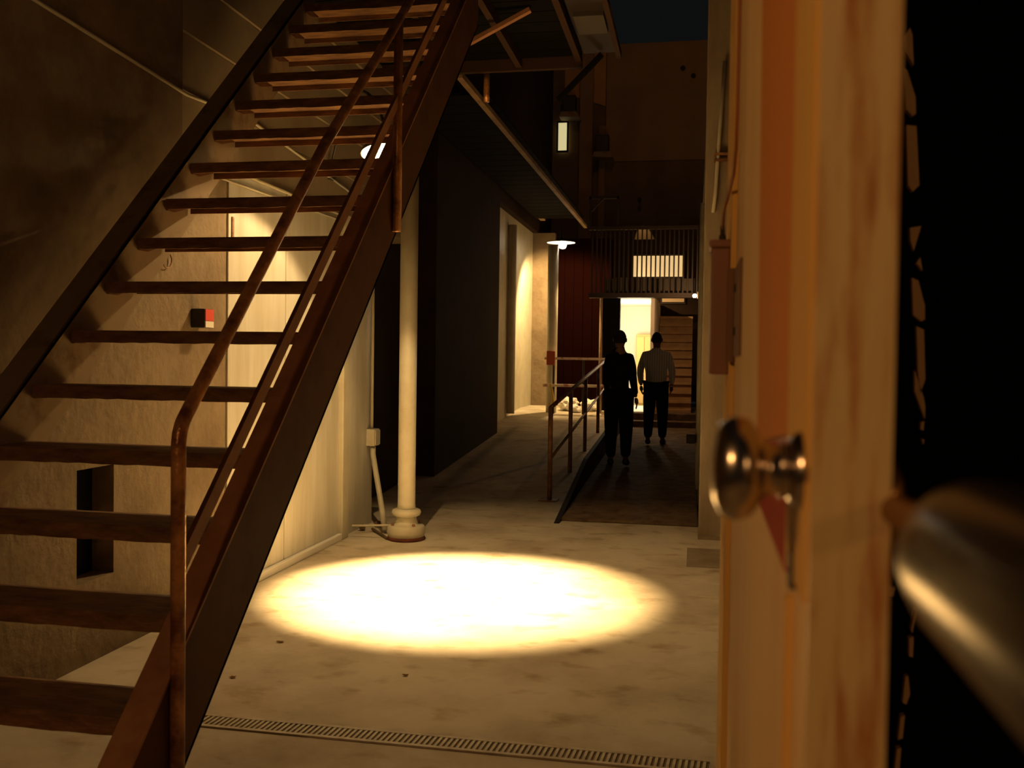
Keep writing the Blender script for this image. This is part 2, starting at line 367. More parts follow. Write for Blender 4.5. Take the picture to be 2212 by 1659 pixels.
# small lamp washing the tower wall
light('SPOT', 'tower_wash', (-1.42, 23.6, 5.4), 30, WARM, .02, aim=(-1.25, 24.1, 4.2), spot=30, blend=.2)
t = thing('wash_lamp', 'tiny wall lamp casting a bright wedge above the barred railing', 'lamp', (-1.42, 23.8, 5.4))
child('housing', lt([(0, .03), (.08, .05), (.12, .02)], (-1.42, 23.7, 5.42), 'Z', 10), M['shadeout'], t)
child('arm', tb([(-1.42, 23.7, 5.5), (-1.42, 23.97, 5.5)], .012, 6), M['shadeout'], t)

# ================================================================ STAIRCASE
X0, X1 = -2.62, -1.565; RUN, RISE = .2437, .2283; YT = 2.4195
def ty(n): return YT+(n-2)*RUN
st = thing('steel_staircase', 'rusty open-riser steel staircase rising along the left wall', 'staircase', (-2.05, 2.0, 0))
SL = RISE/RUN
def channel(xw, xf, y0, y1, lower=True):
    """C channel: web at xw, flanges reaching to xf"""
    bm = bmesh.new(); dz = .37; off = 1.107-3.07*SL*1.0
    def zt(y): return 1.107+(y-3.07)*SL
    t_ = .012*(1 if xf > xw else -1)
    ylo = y0
    poly = [(ylo, zt(ylo)), (y1, zt(y1)), (y1, zt(y1)-dz), (ylo, max(zt(ylo)-dz, 0.0))]
    # clip at floor
    yb = 3.07+(dz-1.107)/SL; yt0 = 3.07-1.107/SL
    poly = [(yt0, 0), (y1, zt(y1)), (y1, zt(y1)-dz), (yb, 0)]
    prism(bm, poly, min(xw, xw+t_), max(xw, xw+t_), 'X')
    th = .017
    if not lower: prism(bm, [(yt0, 0), (y1, zt(y1)), (y1, zt(y1)-th), (yt0+th/SL, 0)], min(xw, xf), max(xw, xf), 'X')
    if lower: prism(bm, [(yb-th/SL, 0), (y1, zt(y1)-dz+th), (y1, zt(y1)-dz), (yb, 0)], min(xw, xf), max(xw, xf), 'X')
    return bm
sg = child('stringer', channel(-1.475, X1-.003, 0, 6.27), M['stringer'], st)
zq = 1.107+(6.27-3.07)*SL; yq = 3.07-1.107/SL
child('top_flange', pr([(yq, 0), (6.27, zq), (6.27, zq+.012), (yq-.012/SL, 0)], X1-.003, -1.472, axis='X'), M['flange'], sg)
child('stringer', channel(-2.640, -2.775, 0, 6.27, False), M['web'], st, label='pale rust-stained left stringer')
def tread_bm():
    bm = bmesh.new(); n = 22; wd = X1-X0+.008
    # C-shaped pan: front lip, top, back lip; slightly uneven worn edge
    prof = [(0, -.052), (.006, -.052), (.006, -.008), (.240, -.008), (.240, -.040), (.246, -.040), (.246, 0), (.004, 0), (0, -.004)]
    rings = []
    for i in range(n+1):
        x = wd*i/n; j = random.uniform(-.0025, .0025); k = random.uniform(-.002, .002)
        rings.append([bm.verts.new((x, y+(j if q in (0, 8) else 0), z+(k if q < 2 else 0))) for q, (y, z) in enumerate(prof)])
    m_ = len(prof)
    for a, b in zip(rings, rings[1:]):
        for q in range(m_): bm.faces.new((a[q], a[(q+1) % m_], b[(q+1) % m_], b[q]))
    bm.faces.new(rings[0][::-1]); bm.faces.new(rings[-1]); bmesh.ops.recalc_face_normals(bm, faces=bm.faces); return bm
base = Vector(st.location)
tr = obj('tread', tread_bm(), M['tread'], st)
br = None
for n in range(1, 18):
    o = tr if n == 1 else tr.copy()
    if n > 1: C.objects.link(o)
    o.parent = st; o.location = Vector((X0-.012, ty(n), n*RISE))-base
    b = bmesh.new() if br is None else None
    if br is None:
        prism(b, [(-.02, 0), (.19, 0), (.19, -.012), (.05, -.055), (-.02, -.055)], -.012, 0, 'X'); br = obj('bracket', b, M['stringer'], st); o2 = br
    else: o2 = br.copy(); C.objects.link(o2); o2.parent = st
    o2.location = Vector((X0-.004, ty(n)+.03, n*RISE-.001))-base
RX = -1.455
# first post bends over into the handrail
p1 = [(RX, 2.49, 0), (RX, 2.49, 1.235)]
for k in range(1, 9):
    a = k/8*math.radians(47.5); R_ = .12
    p1.append((RX, 2.49+R_*(1-math.cos(a)), 1.235+R_*math.sin(a)))
last = p1[-1]
p1 += [(RX, 3.567, 2.345), (RX, 4.42, 3.09), (RX, 5.75, 4.30)]
child('handrail', tb(p1, .0215, 14), M['pipe_rail'], st, True)
bm = bmesh.new(); bar(bm, (RX, 2.50, .885), (RX, 5.75, 3.97), .05, .016, upv=(1, 0, 0)); child('mid_rail', bm, M['flange'], st)
child('post', tb([(RX, 4.49, 2.12), (RX, 4.49, 3.16)], .0225, 14), M['pipe_rail'], st, True)
child('foot_flange', lt([(0, .05), (.012, .05), (.014, .03), (.04, .028)], (RX, 2.49, 0), 'Z', 16), M['rust'], st, True)
for (y, z_) in ((2.49, .45), (2.49, .62), (4.49, 2.22), (4.49, 2.40)):
    child('bolt', lt([(0, .014), (.012, .012), (.014, .004)], (-1.475, y+.03, z_), 'X', 8), M['rust'], st)

# ================================================================ LANDING + CATWALK
pf = thing('landing_platform', 'dark steel landing seen from below at the head of the stairs', 'platform', (-1.9, 7.4, 4.1))
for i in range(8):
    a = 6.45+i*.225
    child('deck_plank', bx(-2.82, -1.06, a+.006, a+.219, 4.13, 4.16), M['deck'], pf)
for (a, b) in (((-1.03, 6.3, 4.12), (-1.03, 8.24, 4.12)), ((-2.8, 8.2, 4.07), (-1.0, 8.2, 4.07)), ((-2.8, 6.35, 4.07), (-1.0, 6.35, 4.07)), ((-1.55, 6.3, 4.09), (-1.55, 8.2, 4.09)), ((-2.1, 6.3, 4.09), (-2.1, 8.2, 4.09))):
    bm = bmesh.new(); bar(bm, a, b, .05, .10); child('beam', bm, M['beam'], pf)
bm = bmesh.new(); bar(bm, (-1.75, 7.0, 3.86), (-1.25, 7.0, 4.1), .05, .03); child('brace', bm, M['flange'], pf)
child('hanger', tb([(-1.9, 8.45, 3.83), (-1.9, 8.45, 4.12)], .028, 10), M['pipe_rail'], pf, True)
for y in (6.5, 8.15): child('post', tb([(-1.03, y, 4.1), (-1.03, y, 5.1)], .022, 10), M['pipe_rail'], pf, True)
bx2 = thing('hanging_box', 'dark open steel box hung right beside the landing', 'box', (-.8, 7.4, 4.1))
child('shell', bx(-.98, -.68, 6.6, 8.13, 4.12, 4.2), M['steel_dark'], bx2)
child('rim', bx(-.70, -.66, 6.6, 8.15, 4.07, 4.13), M['beam'], bx2)
child('plate', bx(-.95, -.72, 7.15, 7.55, 4.085, 4.12), M['grey'], bx2)
bm = bmesh.new(); bar(bm, (-.82, 8.1, 4.10), (-1.20, 8.15, 3.74), .04, .04); child('strut', bm, M['deck'], bx2)
cw = thing('overhead_walkway', 'dark overhead walkway on long tan beams running to the back', 'walkway', (-2.6, 13, 4.1))
bm = bmesh.new(); bar(bm, (-2.12, 8.3, 4.04), (-2.07, 17.9, 4.02), .06, .05); child('beam', bm, M['tanbeam'], cw)
bm = bmesh.new(); bar(bm, (-3.0, 14.0, 4.3), (-3.0, 18.6, 4.3), .10, .10); child('beam', bm, M['tanbeam'], cw)
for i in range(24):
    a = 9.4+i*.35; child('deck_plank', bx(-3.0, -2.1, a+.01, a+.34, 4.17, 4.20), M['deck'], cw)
# barred railing above the doorway
rl = thing('barred_railing', 'black barred balcony railing above the bright doorway', 'railing', (-.9, 17.2, 2.7))
b0 = obj('baluster', bx(-.013, .013, -.013, .013, 0, 1.16), M['steel_dark'], rl)
for i in range(24):
    o = b0 if i == 0 else b0.copy()
    if i: C.objects.link(o); o.parent = rl
    o.location = (-1.86+i*.0815+.9, 0, .02)
child('top_rail', bx(-1.92, .03, 17.17, 17.23, 3.86, 3.92), M['steel_dark'], rl)
child('bottom_rail', bx(-1.92, .03, 17.17, 17.23, 2.68, 2.72), M['steel_dark'], rl)
child('balcony_floor', bx(-1.92, .03, 17.2, 17.44, 2.64, 2.68), M['steel_dark'], rl)
fr = thing('gate_frame', 'small open black frame standing on the far walkway left of the railing', 'frame', (-1.64, 17.2, 3.92))
for x in (-1.91, -1.41): child('upright', bx(x-.018, x+.018, 17.18, 17.22, 3.92, 4.46), M['steel_dark'], fr)
child('crossbar', bx(-1.93, -1.39, 17.18, 17.22, 4.42, 4.47), M['steel_dark'], fr)
bm = bmesh.new(); bar(bm, (-1.90, 17.2, 4.19), (-1.68, 17.2, 4.43), .03, .03); child('brace', bm, M['steel_dark'], fr)

# ================================================================ COLUMN and its pipes
t = thing('cream_column', 'cream painted round pipe column standing on a ringed base', 'column', (-2.33, 7.5, 0))
child('rust_foot', lt([(0, .150), (.02, .156), (.035, .146)], (-2.31, 7.47, 0), 'Z', 40), M['rustring'], t, True)
child('base', lt([(.03, .148), (.06, .156), (.11, .152), (.125, .135), (.13, .10), (.165, .085), (.19, .083)], (-2.31, 7.47, 0), 'Z', 40), M['cream'], t, True)
child('flange', lt([(.19, .085), (.205, .115), (.225, .121), (.245, .115), (.26, .085)], (-2.31, 7.47, 0), 'Z', 40), M['cream'], t, True)
child('shaft', lt([(.26, .076), (.30, .072), (4.02, .072)], (-2.31, 7.47, 0), 'Z', 40), M['cream'], t, True)
for k in range(4):
    a = math.pi/4+k*math.pi/2
    child('bolt', lt([(0, .014), (.016, .012)], (-2.31+.128*math.cos(a), 7.47+.128*math.sin(a), .128), 'Z', 6), M['rust'], t)
tag(obj('conduit', tb([(-2.82, 8.05, .86), (-2.82, 8.05, 2.6)], .014, 10), M['cream'], smooth=True), 'thin vertical conduit above the small pale box on the wall end', 'pipe')
t = thing('switch_box', 'small pale box on the wall end behind the cream column', 'box', (-2.82, 8.05, .72))
child('body', bx(-2.85, -2.77, 7.98, 8.12, .71, .86, bev=.008), M['cream'], t)
child('lid', bx(-2.77, -2.76, 7.99, 8.11, .72, .85, bev=.003), M['cream'], t)
tag(obj('slanting_pipe', tb([(-2.80, 8.03, .70), (-2.79, 8.0, .64), (-2.60, 7.72, .17), (-2.56, 7.66, .03)], .024, 12), M['cream'], smooth=True), 'thick cream pipe slanting from the small box to the column foot', 'pipe')
tag(obj('floor_rod', tb([(-2.76, 7.42, .10), (-2.45, 7.44, .115)], .009, 8), M['cream']), 'thin pale rod lying level between the wall post and the column foot', 'rod')
tag(obj('floor_hose', tb([(-2.70, 7.75, .02), (-2.6, 7.62, .015), (-2.45, 7.4, .012)], .012, 8), M['junk']), 'thin dark hose on the floor reaching the column foot', 'hose')
for n_, (x, y, lab) in enumerate(((-2.79, 7.75, 'crumpled dry leaf in the corner behind the rod'), (-2.72, 7.95, 'dark clod by the wall under the slanting pipe'))):
    bm = bmesh.new(); bmesh.ops.create_icosphere(bm, subdivisions=1, radius=.04)
    for v in bm.verts: v.co *= random.uniform(.7, 1.2); v.co.z *= .7
    bmesh.ops.translate(bm, verts=bm.verts, vec=(x, y, .03)); tag(obj('debris', bm, M['junk']), lab, 'debris')
# lines on the left wall
tag(obj('wall_cable', tb([(WX+.012, 1.5, 3.10), (WX+.012, 3.674, 3.028), (WX+.012, 4.928, 2.964), (WX+.012, 5.3, 2.99), (WX+.012, 5.471, 3.033), (WX+.012, 6.5, 2.95), (WX+.012, 7.576, 2.862)], .010, 8), M['cream'], smooth=True), 'thin pale cable running aslant across the upper left wall', 'cable')
tag(obj('upper_conduit', tb([(WX+.02, 5.2, 2.645), (WX+.02, 7.9, 2.645)], .012, 8), M['cream'], smooth=True), 'upper of two level conduits along the panel tops', 'pipe')
tag(obj('lower_conduit', tb([(WX+.024, 4.9, 2.56), (WX+.024, 7.3, 2.60)], .008, 8), M['cream'], smooth=True), 'lower thinner level conduit along the panel tops', 'pipe')
tag(obj('hook_bar', bx(WX, WX+.02, 5.455, 5.48, 2.19, 2.36, bev=.003), M['rust']), 'short upright rusty bar on the wall between two treads', 'bar')
bm = bmesh.new(); tube(bm, [(WX+.012, 4.73+.045*math.cos(a*math.pi/10), 2.015+.045*math.sin(a*math.pi/10)) for a in range(-8, 9)], .004, 6)
tag(obj('wall_ring', bm, M['rust']), 'small open ring on the plaster wall', 'ring')
t = thing('alarm_box', 'small alarm box with red and white face on the plaster wall', 'alarm', (WX, 5.03, 1.67))
child('body', bx(WX, WX+.085, 5.00, 5.10, 1.655, 1.765, bev=.006), M['alarm_dark'], t)
child('red_face', bx(WX+.085, WX+.092, 5.004, 5.096, 1.695, 1.762), M['alarm_red'], t)
child('white_face', bx(WX+.085, WX+.092, 5.004, 5.096, 1.658, 1.693), M['alarm_white'], t)

# ================================================================ CHANNEL DRAIN
dr = thing('channel_drain', 'slotted metal channel drain crossing the floor in front', 'drain', (-.9, 3.53, 0))
child('trough', bx(-2.80, .08, 3.483, 3.587, -.002, .0015), M['slot'], dr)
for y in (3.478, 3.582): child('frame_edge', bx(-2.80, .08, y-.006, y+.012, 0, .007), M['drain'], dr)
s0 = bmesh.new(); prism(s0, [(-.006, -.046), (.005, -.046), (.011, .046), (0, .046)], .0015, .006, 'Z')
s0 = obj('slat', s0, M['drain'], dr)
for i in range(130):
    o = s0 if i == 0 else s0.copy()
    if i: C.objects.link(o); o.parent = dr
    o.location = (-2.79+i*.0221+.9, 0, 0)

# ================================================================ RAMP, CURB, RAILING
def zr(y): return .04*(y-8.7)
rp = thing('plank_ramp', 'wide dark plank ramp rising to the bright doorway', 'ramp', (-.57, 8.7, 0))
yy = 8.7; i = 0
while yy < 16.6:
    pl = .285; bm = bmesh.new()
    prism(bm, [(yy+.004, zr(yy)-.0+.006), (yy+pl-.006, zr(yy+pl)+.006), (yy+pl-.006, zr(yy+pl)+.030), (yy+.004, zr(yy)+.026+random.uniform(0, .004))], -1.19, .05, 'X')
    child('plank', bm, M['ramp'], rp); yy += pl
for z0, y0 in ((.33, 16.6), (.45, 16.95)): child('step', bx(-1.40, .05, y0, 17.4, 0, z0+.12, bev=.01), M['ramp'], rp)
child('curb', pr([(8.55, 0), (10.87, .36), (13.76, .52), (16.5, .66), (16.5, .02), (10.6, .0)], -1.24, -1.19, axis='X'), M['curb'], rp, label='tall black side board of the ramp')
rg = thing('ramp_railing', 'brown steel railing with posts along the ramp', 'railing', (-1.49, 9.94, 0))
def rtop(y): return .99+(y-9.94)*.082
for y in (9.94, 11.6, 13.2, 15.0):
    child('post', tb([(-1.49, y, max(0, zf(y))), (-1.49, y, rtop(y))], .026, 12), M['rust'], rg, True)
child('top_rail', tb([(-1.49, 9.94, rtop(9.94)), (-1.49, 16.2, rtop(16.2))], .024, 12), M['rust'], rg, True)
child('mid_rail', tb([(-1.49, 9.94, .44), (-1.49, 16.2, 1.04)], .018, 12), M['rust'], rg, True)
child('foot_plate', bx(-1.60, -1.40, 9.85, 10.02, 0, .012), M['rust'], rg)
# guard rails at the far dock
gr = thing('guard_rail', 'pale double guard rail in front of the maroon boards', 'railing', (-2.1, 17.4, .5))
child('top_rail', bx(-2.72, -1.5, 17.27, 17.33, 1.50, 1.545), M['railwhite'], gr)
child('mid_rail', bx(-2.74, -1.5, 17.27, 17.33, 1.0, 1.05), M['railwhite'], gr)
for x in (-2.55, -2.0, -1.55): child('post', tb([(x, 17.3, .5), (x, 17.3, 1.5)], .02, 8), M['steel_dark'], gr)
tag(obj('yellow_rope', tb([(-2.60, 17.24, 1.05), (-2.56, 17.22, .9), (-2.53, 17.2, .72), (-2.57, 17.2, .62), (-2.62, 17.2, .70)], .022, 8), M['yellow'], smooth=True), 'yellow rope hanging from the left end of the guard rail', 'rope')
tag(obj('red_flag', bx(-2.68, -2.52, 17.24, 17.265, 1.40, 1.66, bev=.01), M['redwhite']), 'small reddish sign at the left end of the guard rail', 'sign')
for n_, (x, y, r, lab) in enumerate(((-2.34, 17.85, .19, 'left white bag under the guard rail'), (-1.93, 17.85, .17, 'right white bag under the guard rail'), (-2.17, 17.56, .11, 'small white bag lying before the two others'))):
    bm = bmesh.new(); bmesh.ops.create_icosphere(bm, subdivisions=3, radius=r)
    for v in bm.verts:
        k = 1+.22*math.sin(v.co.x*38+n_)*math.sin(v.co.z*31)+random.uniform(-.05, .05); v.co *= k; v.co.z *= .72
    bmesh.ops.translate(bm, verts=bm.verts, vec=(x, y, zf(y)+r*.6)); tag(obj('bag', bm, M['bag']), lab, 'bag')
# far stair flight at the right of the doorway
fs = thing('far_steps', 'dim brown flight of steps behind the man in the striped shirt', 'steps', (-.4, 17.5, .45))
for i in range(12):
    b_ = bx(-.72, -.05, 17.54+i*.22, 17.5+i*.22+.26, .45+i*.165, .45+(i+1)*.165-.05); box(b_, -.72, -.05, 17.48+i*.22, 17.5+i*.22+.26, .45+(i+1)*.165-.05, .45+(i+1)*.165); child('step', b_, M['stone'], fs)
tag(obj('steel_pipe', tb([(.062, 10.4, .12), (.062, 10.4, 3.2)], .035, 14), M['cream'], smooth=True), 'pale upright pipe on the right wall beyond the pillar', 'pipe')
t = thing('valve', 'small dark valve low on the pale upright pipe', 'valve', (0.03, 10.3, .6))
child('body', bx(-.06, .03, 10.28, 10.4, .62, .72, bev=.02), M['steel_dark'], t)
child('hand_wheel', lt([(0, .05), (.015, .05)], (-.07, 10.33, .67), 'X', 12), M['steel_dark'], t)

# pillar fittings
tag(obj('pillar_conduit', tb([(.20, 8.12, 4.0), (.17, 8.12, 3.4), (.145, 8.12, 2.9), (.13, 8.13, 2.75)], .016, 8), M['cream'], smooth=True), 'thin pale conduit high on the right pillar', 'pipe')
t = thing('pillar_bracket', 'small steel bracket across the right pillar', 'bracket', (.25, 8.1, 3.2))
for z_ in (3.17, 3.22): child('bar', bx(.13, .40, 8.1, 8.15, z_, z_+.022), M['rust'], t)

# ================================================================ PEOPLE
def skin_mesh(name, verts, edges, radii, root, m, parent, sub=2, loc=(0, 0, 0)):
    me = bpy.data.meshes.new(name); me.from_pydata([Vector(v) for v in verts], edges, []); me.materials.append(m)
    o = bpy.data.objects.new(name, me); C.objects.link(o); o.parent = parent; o.location = loc
    md = o.modifiers.new('skin', 'SKIN'); md.use_smooth_shade = True
    for i, r in enumerate(radii):
        sv = me.skin_vertices[0].data[i]; sv.radius = r if isinstance(r, tuple) else (r, r); sv.use_root = (i == root)
    sd = o.modifiers.new('sub', 'SUBSURF'); sd.levels = sub; sd.render_levels = sub
    return o
def person(label, loc, h, yawd, top, bottom, larm, rarm, stride, stocky=1.0, hairless=False):
    t = thing('person', label, 'person', loc); t.rotation_euler = (0, 0, math.radians(yawd)); k = h/1.76
    def V(x, y, z): return (x*k, y*k, z*k)
    s = stride
    J = dict(pel=V(0, 0, .95), bel=V(0, .01, 1.10), ch=V(0, 0, 1.30), nk=V(0, 0, 1.47), nk2=V(0, .02, 1.54), hd=V(0, .025, 1.64), ht=V(0, .02, 1.72),
             sl=V(-.17*stocky, 0, 1.395), sr=V(.17*stocky, 0, 1.395), hl=V(-.09, 0, .92), hr=V(.09, 0, .92))
    J['el'] = V(*larm[0]); J['wl'] = V(*larm[1]); J['er'] = V(*rarm[0]); J['wr'] = V(*rarm[1])
    J['kl'] = V(-.10, s*.5+.03, .50); J['al'] = V(-.10, s, .09+max(0, -s)*.15); J['kr'] = V(.10, -s*.5+.03, .50); J['ar'] = V(.10, -s, .09+max(0, s)*.25)
    J['tl'] = V(-.12, s+.15, .035+max(0, -s)*.02); J['tr'] = V(.12, -s+.15, .035)
    names = list(J); idx = {n: i for i, n in enumerate(names)}
    E = [('pel', 'bel'), ('bel', 'ch'), ('ch', 'nk'), ('nk', 'nk2'), ('nk2', 'hd'), ('hd', 'ht'), ('ch', 'sl'), ('ch', 'sr'), ('sl', 'el'), ('el', 'wl'), ('sr', 'er'), ('er', 'wr'), ('pel', 'hl'), ('pel', 'hr'), ('hl', 'kl'), ('kl', 'al'), ('al', 'tl'), ('hr', 'kr'), ('kr', 'ar'), ('ar', 'tr')]
    R_ = dict(pel=.12, bel=.115*stocky, ch=.13, nk=.06, nk2=.052, hd=.088, ht=.06, sl=.058, sr=.058, el=.042, er=.042, wl=.028, wr=.028, hl=.085, hr=.085, kl=.055, kr=.055, al=.038, ar=.038, tl=.03, tr=.03)
    P = [J[n] for n in names]; E_ = [(idx[a], idx[b]) for a, b in E]
    skin_mesh('body', P, E_, [R_[n]*k for n in names], idx['pel'], M['skin'], t)
    # jacket or shirt
    un = ['bel', 'pel', 'ch', 'nk', 'nk2', 'sl', 'sr', 'el', 'er', 'wl', 'wr']; ui = {n: i for i, n in enumerate(un)}
    RU = dict(pel=(.155*stocky*k, .125*k), bel=(.155*stocky*k, .125*k), ch=(.185*stocky*k, .155*k), nk=(.10*k, .085*k), nk2=(.062*k, .058*k), sl=.070*k, sr=.070*k, el=.058*k, er=.058*k, wl=.042*k, wr=.042*k)
    P2 = [Vector(J[n]) for n in un]; P2[ui['nk2']].z -= .015*k; P2[ui['pel']].z -= (.10*k if bottom is M['suit'] else -.03*k)
    for w_, e_ in (('wl', 'el'), ('wr', 'er')): P2[ui[w_]] = P2[ui[w_]].lerp(P2[ui[e_]], .12)
    skin_mesh('jacket' if top is M['suit'] else 'shirt', P2, [(ui[a], ui[b]) for a, b in (('bel', 'pel'), ('bel', 'ch'), ('ch', 'nk'), ('nk', 'nk2'), ('ch', 'sl'), ('ch', 'sr'), ('sl', 'el'), ('sr', 'er'), ('el', 'wl'), ('er', 'wr'))], [RU[n] for n in un], 0, top, t)
    ln = ['pel', 'hl', 'hr', 'kl', 'kr', 'al', 'ar']; li = {n: i for i, n in enumerate(ln)}
    RL = dict(pel=(.16*stocky*k, .135*k), hl=.125*k, hr=.125*k, kl=.094*k, kr=.094*k, al=.066*k, ar=.066*k)
    skin_mesh('trousers', [Vector(J[n])+Vector((0, 0, .03 if n == 'pel' else 0)) for n in ln], [(li[a], li[b]) for a, b in (('pel', 'hl'), ('pel', 'hr'), ('hl', 'kl'), ('hr', 'kr'), ('kl', 'al'), ('kr', 'ar'))], [RL[n] for n in ln], 0, bottom, t)
    for a, b in (('al', 'tl'), ('ar', 'tr')):
        A = Vector(J[a]); B = Vector(J[b])
        skin_mesh('shoe', [A+Vector((0, -.05*k, -.045*k)), A+Vector((0, .04*k, -.04*k)), B], [(0, 1), (1, 2)], [.045*k, .05*k, .04*k], 1, M['shoe'], t, 1)
    # head: skull with jaw, nose, ears, eyes
    H = Vector(J['hd']); bm = bmesh.new(); bmesh.ops.create_uvsphere(bm, u_segments=20, v_segments=16, radius=.1*k)
    for v in bm.verts:
        c = v.co; c.z *= 1.18; c.x *= .80; c.y *= .98
        if c.z < 0: c.x *= 1+c.z/(.1*k)*.22; c.y += -c.z*.12
        if c.y > .07*k and abs(c.x) < .02*k and -.035*k < c.z < .01*k: c.y += .022*k
    bmesh.ops.translate(bm, verts=bm.verts, vec=H); obj('head', bm, M['skin'], t, True)
    for sx in (-1, 1):
        bm = bmesh.new(); bmesh.ops.create_uvsphere(bm, u_segments=8, v_segments=6, radius=.03*k)
        for v in bm.verts: v.co.x *= .35; v.co.y *= .6
        bmesh.ops.translate(bm, verts=bm.verts, vec=H+Vector((sx*.082*k, -.004, -.005))); obj('ear', bm, M['skin'], t, True)
        bm = bmesh.new(); bmesh.ops.create_uvsphere(bm, u_segments=8, v_segments=6, radius=.012*k)
        bmesh.ops.translate(bm, verts=bm.verts, vec=H+Vector((sx*.03*k, .09*k, .01*k))); obj('eye', bm, M['trim'], t, True)
    bm = bx(-.025*k, .025*k, .088*k, .094*k, -.052*k, -.046*k); bmesh.ops.translate(bm, verts=bm.verts, vec=H); obj('mouth', bm, M['maroon'], t)
    bm = bmesh.new(); bmesh.ops.create_uvsphere(bm, u_segments=20, v_segments=14, radius=.104*k)
    bmesh.ops.delete(bm, geom=[v for v in bm.verts if v.co.z < (-.062*k if v.co.y < .0 else .035*k)], context='VERTS')
    for v in bm.verts:
        v.co.z *= 1.16; v.co.x *= .82
        if v.co.z < 0: v.co.x *= 1+v.co.z*2.2; v.co.y *= 1+v.co.z*1.6
    bmesh.ops.translate(bm, verts=bm.verts, vec=H+Vector((0, -.004, .004))); obj('hair', bm, M['hair'], t, True)
    # hands with five bent fingers
    for sx, wn_, en in ((-1, 'wl', 'el'), (1, 'wr', 'er')):
        W = Vector(J[wn_]); d = (W-Vector(J[en])).normalized(); f_ = Vector((0, 1, 0)); f_ = (f_-d*f_.dot(d)).normalized()
        inn = d.cross(f_)*(1 if d.cross(f_).x*sx < 0 else -1)
        vs = [W, W+d*.05*k, W+d*.085*k]; es = [(0, 1), (1, 2)]; rr = [(.024*k, .02*k), (.03*k, .018*k), (.034*k, .015*k)]
        for q, L_ in enumerate((.070, .080, .076, .060)):
            b_ = W+d*.085*k+f_*(.027-.018*q)*k; n0 = len(vs)
            vs += [b_, b_+d*L_*.5*k+inn*.006*k, b_+d*L_*.92*k+inn*.022*k]; es += [(2, n0), (n0, n0+1), (n0+1, n0+2)]; rr += [.0095*k, .0085*k, .0075*k]
        n0 = len(vs); vs += [W+d*.03*k+f_*.026*k, W+d*.065*k+f_*.048*k, W+d*.095*k+f_*.05*k+inn*.012*k]; es += [(1, n0), (n0, n0+1), (n0+1, n0+2)]; rr += [.011*k, .010*k, .009*k]
        skin_mesh('hand', vs, es, rr, 1, M['skin'], t, 1)
    return t
person('man in a black suit walking away up the ramp, left of the two', (-.93, 12.0, zr(12)+.03), 1.72, 2, M['suit'], M['suit'],
       [(-.155, -.03, 1.14), (-.15, .03, .90)], [(.175, -.02, 1.14), (.215, .06, .89)], .10, .86)
person('man in a striped pale shirt walking away, right of the two', (-.555, 14.2, zr(14.2)+.03), 1.68, -3, M['shirt'], M['trousers'],
       [(-.25, -.03, 1.15), (-.24, .08, .92)], [(.25, -.03, 1.15), (.23, .10, .92)], -.13, 1.12)

# ================================================================ OPEN DOOR (foreground right)
DX0, DX1, DY0, DY1 = .0665, .1100, .56, 1.70
dd = thing('open_door', 'open amber painted door seen edge-on close to the camera', 'door', (.085, 1.1, 0))
child('leaf', bx(DX0+.001, DX1, DY0+.004, DY1, .02, 2.35, bev=.003), M['door'], dd)
child('edge_strip', bx(DX0, DX1, DY0, DY0+.004, .02, 2.35), M['dooredge'], dd, label='worn door edge with rusty streaks')
child('stile', bx(DX0-.002, DX0+.001, DY0+.012, .681, 1.36, 2.35), M['stile'], dd)
child('orange_shade', pr([(.682, 1.450), (1.00, 1.42), (1.12, 2.35), (.682, 2.35)], DX0-.002, DX0+.001, axis='X'), M['orange'], dd, label='orange strip painted for the shade on the door face')  # shaded part of the door face, built as a thin orange slab
child('red_shade', pr([(.690, 1.352), (.97, 1.36), (1.00, 1.418), (.682, 1.447)], DX0-.001, DX0+.001, axis='X'), M['redshade'], dd, label='red lower tip of the painted shade strip')  # tip of the shadow by the knob, built as a thin red slab
child('edge_bead', bx(DX0-.004, DX0+.001, .648, .655, .8, 1.345), M['stile'], dd)
kb = child('knob', lt([(0, .020), (-.008, .0165), (-.018, .0155), (-.023, .017), (-.026, .023), (-.031, .0295), (-.037, .0318), (-.043, .0312), (-.049, .0275), (-.0535, .018), (-.055, .002)], (DX0-.001, .595, 1.4350), 'X', 48), M['knob'], dd, True, label='round nickel knob')
def sub(name, bm, m, par, smooth=False):
    return child(name, bm, m, par, smooth)
sub('rose', lt([(0, .0235), (-.003, .0235), (-.007, .021), (-.010, .018)], (DX0, .595, 1.4350), 'X', 40), M['knob'], kb, True)
sub('neck_ring', lt([(-.012, .017), (-.0135, .0178), (-.015, .017)], (DX0, .595, 1.4350), 'X', 40), M['knob'], kb, True)
child('keeper', bx(DX0-.004, DX0, .625, .642, 1.355, 1.378), M['steel_dark'], dd)
hg = child('hinge', bx(DX0-.003, DX0+.001, 1.44, 1.64, 1.51, 1.655), M['hinge'], dd)
sub('pin', tb([(DX0-.006, 1.665, 1.50), (DX0-.006, 1.665, 1.66)], .008, 10), M['hinge'], hg)
for z_ in (1.55, 1.62): sub('screw', lt([(0, .008), (-.003, .006)], (DX0-.003, 1.58, z_), 'X', 8), M['steel_dark'], hg)
# handle on the hidden face: a fat tube reaching back towards the camera
hd = child('pull_handle', lt([(-.006, .004), (-.010, .016), (-.020, .026), (-.036, .032), (-.06, .034), (-.27, .034), (-.28, .028), (-.285, .01)], (.1135, .440, 1.4225), 'Y', 48), M['handle'], dd, True, label='fat brushed steel handle tube')
sub('neck', tb([(DX1, .585, 1.418), (DX1+.008, .52, 1.418), (.115, .44, 1.420)], .009, 12), M['brass'], hd, True)
sub('rose', lt([(0, .026), (.005, .026), (.009, .018)], (DX1, .585, 1.418), 'X', 32), M['brass'], hd, True)
